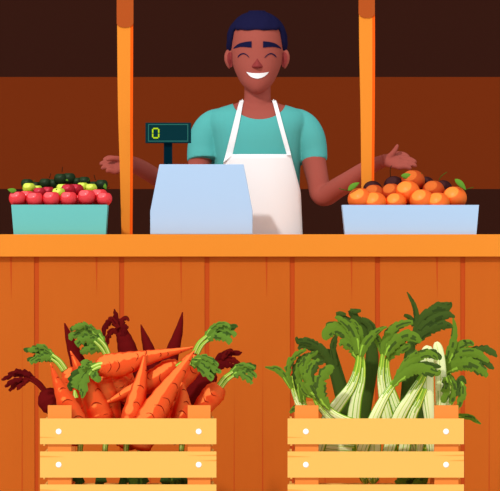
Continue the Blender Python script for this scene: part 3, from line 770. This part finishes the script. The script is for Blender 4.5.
bunch('dark green celery bunch at the back right, tallest, a leaf tip pointing straight up', -.33,
  [[(404,446,8),(406,416,7.4),(408,386,6.6),(409,360,5.6),(412,340,4)],[(424,446,6),(418,412,6),(415,380,5),(414,350,3)]],
  [([(413,340,3),(422,320,4.8),(434,311,5),(446,309,3.6),(451,304,1.6)],GD,0,K(jag=.3)),
   ([(413,342,3),(424,328,5),(436,319,4.4),(448,315,3.4),(455,317,1)],GD,-.004,K(jag=.3)),
   ([(413,344,3),(424,334,4.6),(436,327,4.6),(446,325,4.2),(453,327,1)],GD,-.006,K(jag=.4)),
   ([(424,318,2),(436,306,3),(446,305,2.8),(452,303,1.4)],GD,.004,K(jag=.3)),
   ([(414,338,2.4),(417,322,2.8),(415,308,2.2),(411,299,1.6),(407,292,.5)],GD,.003,K(jag=.2)),
   ([(414,326,2),(410,318,2.4),(404,315,1.2)],GD,.004,K(jag=.2)),
   ([(414,344,3),(418,338,3.6),(421,330,2.8)],GD,.01)], DG, True)
# pale heads lying low, seen between the slats
for k, (x0, x1, yy, lab) in enumerate([(322,366,-.46,'pale celery stalks lying low in the crate at the left, between the slats'),
                                   (400,430,-.42,'pale celery stalks lying low in the crate at the right, between the slats')]):
    bunch(lab, yy, [[(x0,446,5),((x0+x1)/2,448,6.5),(x1,450,6)],[(x0+4,452,5),((x0+x1)/2,454,6),(x1,456,5)]], [], 'celery lying low in the right crate')
bunch('rounded celery base hanging low in the middle of the right crate', -.50,
  [[(372,440,9),(372,458,9),(372,470,8),(373,480,6),(373.5,484,1.5)],[(362,440,8),(363,458,8),(364,470,7),(365.5,480,5),(366,484,1.5)]], [], 'celery lying low in the right crate')
bunch('drooping celery leaves low at the right of the crate, between the slats', -.50, [[(420,440,4),(418,462,3)]],
  [([(420,456,3),(412,468,6),(404,478,6),(396,484,2.5)],GM,0,K(jag=.4)),([(422,458,3),(424,470,6),(420,482,6),(412,488,3)],GM,-.004,K(jag=.4)),([(416,462,3),(412,476,5),(404,486,4)],GD,.01)], 'celery lying low in the right crate')

# ------------------------------------------------------------------ person
YB = .66
def yy(y): return y + .04*max(0,(y-.375)/.245)
person = thing('person', 'smiling person in teal shirt and white apron, short navy hair, both arms held out', 'person', (P(257,0,YB).x, YB, 0))
def mesh_obj(mb, name='tmp'):
    o = mb.build(name, M['skin'], None, origin=(0,0,0)); return o
def baked(o):
    dg = bpy.context.evaluated_depsgraph_get(); dg.update()
    ev = o.evaluated_get(dg); me = bpy.data.meshes.new_from_object(ev)
    return me
def remeshed(mb, vox, smooth_it=3):
    o = mesh_obj(mb); r = o.modifiers.new('r','REMESH'); r.mode = 'VOXEL'; r.voxel_size = vox; r.use_smooth_shade = True
    s_ = o.modifiers.new('s','SMOOTH'); s_.iterations = smooth_it; s_.factor = .5
    me = baked(o); bpy.data.objects.remove(o); return me
def attach(me, name, m, parent):
    me.name = name; me.materials.clear(); me.materials.append(m)
    for p in me.polygons: p.use_smooth = True; p.material_index = 0
    o = bpy.data.objects.new(name, me); COL.objects.link(o)
    zs = min(v.co.z for v in me.vertices); c = sum((v.co for v in me.vertices), Vector())/len(me.vertices)
    org = Vector((c.x, c.y, zs)); me.transform(Matrix.Translation(-org))
    o.location = org - parent_world(parent); o.parent = parent
    return o
def rings(mb, rows, n=40, e=2.0):
    # rows: (z, cx, cy, a, b)
    vs = []; N = len(rows)
    for (z,cx,cy,a,b) in rows:
        for j in range(n):
            ph = 2*PI*j/n; c, s_ = math.cos(ph), math.sin(ph)
            vs.append((cx+a*math.copysign(abs(c)**(2/e),c), cy+b*math.copysign(abs(s_)**(2/e),s_), z))
    fs = [(i*n+j,i*n+(j+1)%n,(i+1)*n+(j+1)%n,(i+1)*n+j) for i in range(N-1) for j in range(n)]
    fs += [tuple(range(n))[::-1], tuple(range((N-1)*n,N*n))]
    mb.add(vs, fs, 0, smooth=True)
sB = s_at(YB)
def zrow(py): return CAMZ - (py-HZ)*sB
def xcol(px): return (px-250)*sB
YH = YB-.02
head_rows = [(13.5,1,.003,.003),(14.3,7,.02,.025),(16,12.5,.037,.045),(20,18.8,.060,.068),(26,23.2,.076,.088),(32,25,.084,.098),(40,25.6,.089,.104),
             (47,25.9,.090,.105),(53,25.9,.090,.104),(60,25.2,.090,.098),(69,22.9,.090,.082),(78,19,.087,.058),(83,16.2,.085,.042),(87,13,.081,.026),(90,9.6,.076,.008),(92.5,6,.068,-.012),(94,2.4,.058,-.03)]
hr = cr(head_rows, 4)[::-1]
body = MB()
rings(body, [(zrow(r[0]), xcol(257), YH+(r[3]-r[2])/2, r[1]*sB, (r[2]+r[3])/2) for r in hr])
# ears
for sx in (-1, 1):
    c = Vector((xcol(257)+sx*28.3*sB, YH+.005, zrow(59.2)))
    pth = [c+Vector((-sx*.003*0 + sx*(.004*math.sin(PI*(i/10))-.003*(i/10)) , 0, .030-.060*i/10)) for i in range(11)]
    rr = [max(.012*math.sin(PI*(i+.5)/11)**.6, .002)*(1.15-.4*i/10) for i in range(11)]
    body.loft(pth, rr, [x*1.3 for x in rr], n=16)
# neck
rings(body, [(zrow(p), xcol(257.5), YB-.005+dy, a*sB, b) for p,a,b,dy in [(122,20,.07,0),(112,16,.06,0),(104,13.8,.054,0),(96,13.2,.052,-.002),(84,13,.052,-.006),(72,13,.05,-.01)]])
torso = [(300,50,.108),(270,50,.112),(235,43.5,.108),(195,42.5,.106),(165,43.5,.112),(140,46,.112),(125,50,.104),(116,49,.092),(111,44.5,.080),(107.3,36,.066),(104.6,27,.056),(101,17,.045)]
rings(body, [(zrow(p), xcol(257), YB, a*sB-.006, b-.006) for p,a,b in cr(torso,3)], e=2.3)
def limb(mb, pts, sub=5, n=24, off=0, flat=1.0):
    sp = cr(pts, sub)
    path = [P(a[0],a[1],yy(a[3])) for a in sp]; r = [a[2]*s_at(yy(a[3]))+off for a in sp]
    mb.loft(path, r, [x*flat for x in r], n=n)
armR = [(297,123,12.5,.62),(305,132,13.4,.62),(311,148,12.6,.615),(314.5,165,12,.60),(318,181,11,.58),(320.5,193,11,.57),(326,195.5,10.6,.555),(336,189,10.4,.525),(350,180.5,10,.48),(364,170.5,8.4,.44),(376,164,7,.40),(384,161,6.6,.385)]
armL = [(217,123,12.5,.62),(209,132,13.4,.62),(202,150,12.6,.615),(199,168,11.6,.60),(196,186,11.4,.575),(189,192,11,.555),(177,188,10.2,.52),(166,182.5,9.4,.49),(155,176.5,8.6,.46),(143,169.3,8.5,.425),(133,164.4,8.0,.40),(127,164,7.6,.385)]
limb(body, armR); limb(body, armL)
# hands: palm tilted towards the viewer, four fingers side by side in depth, thumb leaving the side of the palm
def hand(sgn, wrist, knuck, tips, thumb, ydep):
    # palm: flattened loft from wrist to knuckles, oriented by fingers row direction
    rowdir = Vector((0,.74,.67))          # fingers are laid out along this direction (index nearest and lowest)
    w = P(*wrist, ydep); k = P(*knuck, ydep)
    d = (k-w)
    path = [w + d*t for t in (-.25,0,.25,.5,.75,1.0,1.12)]
    wid = [.021,.023,.028,.033,.035,.033,.025]; thk = [.018,.016,.015,.0145,.0135,.012,.008]
    nrm = d.normalized().cross(rowdir).normalized()
    body.loft(path, thk, wid, n=24, ref=rowdir)
    for i, (tx, ty, L) in enumerate(tips):
        off = (i-1.5)*.0192
        b0 = w + d*.82 + rowdir*off; b1 = k + rowdir*off*1.02 + d.normalized()*.004
        tip = P(tx, ty, ydep) + Vector((0, rowdir.y*off*1.1, 0))
        mid = b1.lerp(tip, .42) + Vector((0,0,.0035)); m2 = b1.lerp(tip, .75)+Vector((0,0,.003))
        pts = [tuple(b0)+(.0094,), tuple(b1)+(.0094,), tuple(mid)+(.0090,), tuple(m2)+(.0084,), tuple(tip)+(.0070,)]
        sp = cr(pts, 5); pth = [Vector(q[:3]) for q in sp]; rr = [q[3] for q in sp]
        t = (pth[-1]-pth[-2]).normalized()
        pth += [pth[-1]+t*.003, pth[-1]+t*.0048]; rr += [.0042,.0012]
        body.loft(pth, rr, n=14)
    tp = [(P(a,b,ydep+dy), r) for a,b,r,dy in thumb]
    sp = cr([tuple(q)+(r,) for q, r in tp], 5); pth = [Vector(q[:3]) for q in sp]; rr = [q[3] for q in sp]
    t = (pth[-1]-pth[-2]).normalized(); pth += [pth[-1]+t*.003, pth[-1]+t*.005]; rr += [.0045,.001]
    body.loft(pth, rr, n=14)
hand(1, (386,160.5), (399,160.5), [(410,168.5,1),(415.5,166,1),(415.5,162.2,1),(409,158.5,1)], [(388,158,.0105,-.004),(392,154.2,.0090,-.008),(395.4,149.5,.0074,-.010),(397.4,145.6,.0058,-.010)], .375)
hand(-1, (129,164.5), (115.5,165), [(107,171.3,1),(102.3,168.2,1),(100.6,164,1),(104,160,1)], [(124,161,.0105,-.004),(118,158.8,.0092,-.014),(112,158.6,.0078,-.018),(107.5,159.8,.006,-.02)], .375)
# legs
for sx in (-1,1):
    rings(body, [(z, xcol(257)+sx*dx, YB+dy, a, a*1.05) for z,dx,a,dy in [(.05,.085,.035,.0),(.10,.085,.036,0),(.28,.085,.048,.005),(.45,.08,.052,0),(.62,.08,.068,0),(.80,.075,.078,0),(.9,.07,.07,0)]], n=24)
    rings(body, [(z, xcol(257)+sx*.085, YB-.04, .036*k, .10*k) for z,k in [(.012,.9),(.03,1),(.055,.9),(.075,.6)]], n=24)
bme = remeshed(body, .0034, 3)
bvh_body = BVHTree.FromPolygons([v.co.copy() for v in bme.vertices], [tuple(p.vertices) for p in bme.polygons])
# shirt
shirt = MB()
rings(shirt, [(zrow(p), xcol(257), YB, a*sB, b) for p,a,b in cr([r for r in torso if r[0] <= 235]+[(102,18,.05)],3)], e=2.3)
slR = [(288,118,10,.62),(297,121.5,13.4,.62),(304,128,15.6,.62),(309,138,16.2,.618),(312.3,150,15,.615),(314.2,161.4,13.2,.607)]
slL = [(226,118,10,.62),(217,121.5,13.4,.62),(210,128,15.6,.62),(205.5,138,16.4,.618),(204,150,16.8,.615),(204,161,17,.607)]
limb(shirt, slR, flat=1.0); limb(shirt, slL, flat=1.0)
sme = remeshed(shirt, .0036, 4)
so = bpy.data.objects.new('t', sme); COL.objects.link(so)
cut = MB(); n = 48
cut.prism([(xcol(259.3)+26.6*sB*math.cos(2*PI*j/n), zrow(101.5)+18.3*sB*math.sin(2*PI*j/n)*(1.0)) for j in range(n)], YB-.3, YB+.3)
cuto = mesh_obj(cut)
bo = so.modifiers.new('b','BOOLEAN'); bo.operation = 'DIFFERENCE'; bo.object = cuto; bo.solver = 'EXACT'
sme2 = baked(so); bpy.data.objects.remove(so); bpy.data.objects.remove(cuto)
bvh_shirt = BVHTree.FromPolygons([v.co.copy() for v in sme2.vertices], [tuple(p.vertices) for p in sme2.polygons])
def front(x, z, trees):
    y = None
    for t in trees:
        h = t.ray_cast(Vector((x,-1,z)), Vector((0,1,0)), 3)
        if h[0] is not None: y = h[0].y if y is None else min(y, h[0].y)
    return y
attach(bme, 'body', M['skin'], person)
sh = attach(sme2, 't_shirt', M['shirt'], person)

def patch(cols, trees, off, thick, nv=4):
    """thin raised shape hugging the surface: cols = (px, top row, bottom row)"""
    mb = MB(); vs = []; N = len(cols); last = None
    for lay in (0,1):
        for (x, t, b) in cols:
            for k in range(nv+1):
                pz = t+(b-t)*k/nv
                X = xcol(x); Z = zrow(pz); y = front(X, Z, trees)
                if y is None: y = last if last is not None else YB
                last = y
                vs.append((X, y-off+lay*thick, Z))
    q = N*(nv+1); fs = []
    for i in range(N-1):
        for k in range(nv):
            v = i*(nv+1)+k; w = v+nv+1
            fs.append((v, v+1, w+1, w)); fs.append((q+w, q+w+1, q+v+1, q+v))
        v = i*(nv+1); w = v+nv+1; fs.append((v, w, q+w, q+v))
        v += nv; w += nv; fs.append((v, q+v, q+w, w))
    for i in (0, N-1):
        for k in range(nv):
            v = i*(nv+1)+k; fs.append((v, q+v, q+v+1, v+1) if i == 0 else (v, v+1, q+v+1, q+v))
    mb.add(vs, fs, 0, smooth=False); return mb
def interp(keys, n):
    sp = cr(keys, n); return sp
# eyebrows, eyes, nose, mouth
TB = [bvh_body]
for k in (233.6, 280.4):
    pass
patch(interp([(233.4,48.6,49.2),(236,46.2,48.6),(240,44,47.8),(246,42.7,48),(251.6,42.3,48.6)],4), TB, .0022, .004).build('eyebrow', M['hair'], person)
patch(interp([(263,42.3,48.6),(268.5,42.7,48),(274.5,44,47.8),(278.5,46.2,48.6),(281.2,48.6,49.4)],4), TB, .0022, .004).build('eyebrow', M['hair'], person)
patch(interp([(237.6,57.6,58.4),(238.6,55.9,57.6),(240.5,54.5,55.9),(243,53.9,55),(245.8,54.7,55.8),(247.8,56.4,57.5),(249.3,58.3,58.9)],4), TB, .0022, .004, 2).build('closed_eye', M['hair'], person)
patch(interp([(264.6,58.3,58.9),(266.2,56.4,57.5),(268.2,54.7,55.8),(271,53.9,55),(273.4,54.5,55.9),(275.4,55.9,57.6),(276.4,57.6,58.4)],4), TB, .0022, .004, 2).build('closed_eye', M['hair'], person)
patch(interp([(246.6,72.7,73.2),(249,73.3,76),(252,73.8,78.2),(257.2,74,79.4),(262.4,73.8,78.2),(266,73.3,76),(268.6,72.7,73.2)],4), TB, .0022, .004, 4).build('teeth', M['teeth'], person)
# nose: wedge with rounded foot, its shade put into the skin tone
nb = MB(); rows = []
for (py, hw, d) in cr([(59.6,.5,.001),(62,2.0,.006),(65,4.2,.013),(67,5.5,.016),(68.3,5.2,.013),(69,3.2,.005),(69.3,1.2,.0)],3):
    yf = front(xcol(257.2), zrow(py), TB); rows.append((zrow(py), xcol(257.2), yf+.004, max(hw,.3)*sB, max(d,.001)+.005))
rings(nb, rows[::-1], n=20, e=1.5)
nb.build('nose', M['skin_shade'], person)
# shade inside the ears, laid on as darker skin patches
patch([(227.2,55.5,61),(228.5,53,64.5),(230,52.3,67),(231.3,52.5,67.5),(232.4,54,66.5)], TB, .0016, .003).build('ear_shade', M['skin_shade'], person)
patch([(282,54,66.5),(283.1,52.5,67.5),(284.4,52.3,67),(286,53,64.5),(287.3,55.5,61)], TB, .0016, .003).build('ear_shade', M['skin_shade'], person)
# hair cap
hb = MB(); nT, nS = 72, 16; vs = []; rg = random.Random(3)
def head_at(py):
    r = min(hr, key=lambda q: abs(q[0]-py))
    hs = sorted(hr, key=lambda q: q[0])
    for a, b in zip(hs, hs[1:]):
        if a[0] <= py <= b[0]:
            t = (py-a[0])/max(b[0]-a[0],1e-6); r = tuple(x+(y-x)*t for x,y in zip(a,b)); break
    return r
def hair_low(th):
    c = math.cos(th)        # th=0 is +x side, -pi/2 is the face
    s_ = math.sin(th)
    ax = abs(c)
    if s_ < 0:
        if ax < .90: return 31 + .35*math.sin(9*th) - (1.2 if .8 < ax else 0)
        return 31 + (ax-.90)/.10*21
    return 53 + 20*min(1, s_*1.5)
for lay in (0,1):
    for i in range(nS+1):
        for j in range(nT):
            th = 2*PI*j/nT; low = hair_low(th)
            py = 12.9 + (low-12.9)*(i/nS)**1.25
            r = head_at(max(py, 14.0))
            a = r[1]*sB; b = (r[2]+r[3])/2; cy = YH+(r[3]-r[2])/2
            th_out = ((.0075+.0065*abs(math.cos(th))**2*min(1,max(0,(py-20)/16))) if lay == 0 else -.004)
            bump = .0010*math.sin(11*th+py*.35)+.0008*math.sin(23*th-py*.2) if lay == 0 else 0
            edge = 1.0 if i < nS-1 else (.75 if i == nS-1 else .4)
            k = th_out*edge*(1.0) + bump
            zup = (.0062 if lay == 0 else 0)*max(0, 1-(py-12.9)/10)
            vs.append((xcol(257)+(a+k)*math.cos(th), cy+(b+k)*math.sin(th), zrow(py)+zup))
q = (nS+1)*nT; fs = []
for i in range(nS):
    for j in range(nT):
        k = (j+1)%nT
        fs.append((i*nT+j, (i+1)*nT+j, (i+1)*nT+k, i*nT+k)); fs.append((q+i*nT+k, q+(i+1)*nT+k, q+(i+1)*nT+j, q+i*nT+j))
for j in range(nT):
    k = (j+1)%nT; i = nS; fs.append((i*nT+j, q+i*nT+j, q+i*nT+k, i*nT+k))
fs.append(tuple(range(nT))); fs.append(tuple(range(q+nT-1, q-1, -1)))
hb.add(vs, fs, 0, smooth=True); hb.build('hair', M['hair'], person)
# apron: bib and skirt hugging the front, straps to the neck
TA = [bvh_shirt, bvh_body]
mb = MB(); rowsA = []
def ap_l(py): return 232 - (py-154.6)*(9/9.4) if py < 164 else 223 - (py-164)*.13
def ap_r(py):
    for a,b in zip([(154.6,290.6),(192,300.6),(235,302.4),(330,304)], [(192,300.6),(235,302.4),(330,304),(500,304)]):
        if a[0] <= py <= b[0]: return a[1]+(b[1]-a[1])*(py-a[0])/(b[0]-a[0])
nR, nC = 40, 24; vs = []
for lay in (0,1):
    for i in range(nR+1):
        py = 154.6+(330-154.6)*i/nR
        for j in range(nC+1):
            px = ap_l(py)+(ap_r(py)-ap_l(py))*j/nC
            u = max(-1, min(1, (px-257)*sB/(.165)))
            ytor = YB - .116*math.sqrt(max(0, 1-abs(u)**2.3)) ** 1.0
            vs.append((xcol(px), min(ytor, YB-.05) - .012 + lay*.003, zrow(py)))
q = (nR+1)*(nC+1); fs = []
for i in range(nR):
    for j in range(nC):
        v = i*(nC+1)+j; w = v+nC+1
        fs.append((v,w,w+1,v+1)); fs.append((q+v+1,q+w+1,q+w,q+v))
    for j in (0,nC):
        v = i*(nC+1)+j; w = v+nC+1; fs.append((v,w,q+w,q+v))
for i in (0,nR):
    for j in range(nC):
        v = i*(nC+1)+j; fs.append((v,v+1,q+v+1,q+v))
mb.add(vs, fs, 0, smooth=True)
apo = mb.build('apron', M['apron'], person)
def strap(l, r):
    # l, r: edge rows as (px, py) pairs from bib to neck
    mb = MB(); vs = []; n = 24; pl = cr(l, 10); pr = cr(r, 10); N = len(pl); ys = []
    for a, b in zip(pl, pr):
        mx_, mz = (a[0]+b[0])/2, (a[1]+b[1])/2
        y = front(xcol(mx_), zrow(mz), TA); ys.append((y if y is not None else YB-.03)-.006)
    ys[0] = min(ys[0], YB-.118)
    for lay in (0,1):
        for i,(a,b) in enumerate(zip(pl, pr)):
            y = min(ys[max(0,i-1):i+2])
            for p in (a,b): vs.append((xcol(p[0]), y+lay*.003, zrow(p[1])))
    q = 2*N; fs = []
    for i in range(N-1):
        v = 2*i; fs += [(v,v+1,v+3,v+2),(q+v+2,q+v+3,q+v+1,q+v),(v,v+2,q+v+2,q+v),(v+1,q+v+1,q+v+3,v+3)]
    fs += [(0,q,q+1,1),(2*N-2,2*N-1,q+2*N-1,q+2*N-2)]
    mb.add(vs, fs, 0); mb.build('strap', M['apron'], apo)
    # over the shoulder, round the back of the neck
    e0 = P(0,0,0); mx_ = (pl[-1][0]+pr[-1][0])/2
    return Vector((xcol(mx_), ys[-1], zrow((pl[-1][1]+pr[-1][1])/2)))
ea = strap([(223.4,163),(226.4,152),(234,122),(239,103),(240.4,100.8)], [(232.6,155.5),(233.4,151),(239,126),(243,104),(244.2,100.8)])
eb = strap([(286.6,155.5),(285.2,150),(278.6,126),(273,104),(271.6,100.8)], [(290.8,155.5),(289.6,150),(283,126),(276.8,103),(275.4,100.8)])
mb = MB()
loop = [ea, Vector((ea.x+.001, YB-.02, zrow(101.5))), Vector((ea.x, YB+.045, zrow(101.5))), Vector(((ea.x+eb.x)/2, YB+.062, zrow(101.5))), Vector((eb.x, YB+.045, zrow(101.5))), Vector((eb.x-.001, YB-.02, zrow(101.5))), eb]
lp = [Vector(v) for v in cr([tuple(v) for v in loop], 8)]
mb.loft(lp, [.0015]*len(lp), [.005]*len(lp), n=8, ref=Vector((0,0,1)))
mb.build('neck_loop', M['apron'], apo)
# trousers and shoes (behind the counter)
mb = MB()
rings(mb, [(zrow(p), xcol(257), YB, a*sB+.006, b+.006) for p,a,b in [(305,50,.11),(270,50,.112),(236,44.5,.108)]], e=2.3)
for sx in (-1,1):
    rings(mb, [(z, xcol(257)+sx*dx, YB, a, a*1.1) for z,dx,a in [(.07,.085,.055),(.3,.085,.06),(.6,.08,.08),(.80,.076,.086),(.88,.074,.08)]], n=24)
attach(remeshed(mb, .006, 3), 'trousers', M['trousers'], person)
for sx in (-1,1):
    mb = MB(); rings(mb, [(z, xcol(257)+sx*.085, YB-.04, .046*k, .125*k) for z,k in [(0,.95),(.02,1),(.05,.98),(.08,.75),(.09,.5)]], n=28)
    mb.build('shoe', M['shoe'], person)

# ------------------------------------------------------------------ light and camera
w = bpy.data.worlds.new('daylight'); SC.world = w; w.use_nodes = True
w.node_tree.nodes['Background'].inputs['Color'].default_value = (1,1,1,1)
w.node_tree.nodes['Background'].inputs['Strength'].default_value = .60
sun = bpy.data.lights.new('sun', 'SUN'); sun.energy = 1.65; sun.angle = math.radians(3)
so = bpy.data.objects.new('sun', sun); COL.objects.link(so)
dirv = Vector((.33, .77, -.60)).normalized()
so.rotation_euler = dirv.to_track_quat('-Z','Y').to_euler(); so.location = (-3,-4,4)

fl = bpy.data.lights.new('front_fill', 'SUN'); fl.energy = .85; fl.angle = math.radians(120)  # added fill lamp that flattens the shading on front faces
fo = bpy.data.objects.new('front_fill', fl); COL.objects.link(fo); fo.location = (0,-5,3)
fo.rotation_euler = Vector((0.0, 1.0, -.10)).normalized().to_track_quat('-Z','Y').to_euler()

cam = bpy.data.cameras.new('camera'); co = bpy.data.objects.new('camera', cam); COL.objects.link(co)
co.location = (0, -CAMD, CAMZ); co.rotation_euler = (PI/2, 0, 0)
cam.sensor_fit = 'HORIZONTAL'; cam.sensor_width = 36; cam.lens = (CAMD/S0)/500*36
cam.shift_y = -(245.5-HZ)/500
cam.clip_end = 100
SC.camera = co
vs_ = SC.view_settings; vs_.view_transform = 'Standard'; vs_.look = 'None'; vs_.gamma = 1.0; vs_.exposure = 0.0; vs_.use_curve_mapping = False
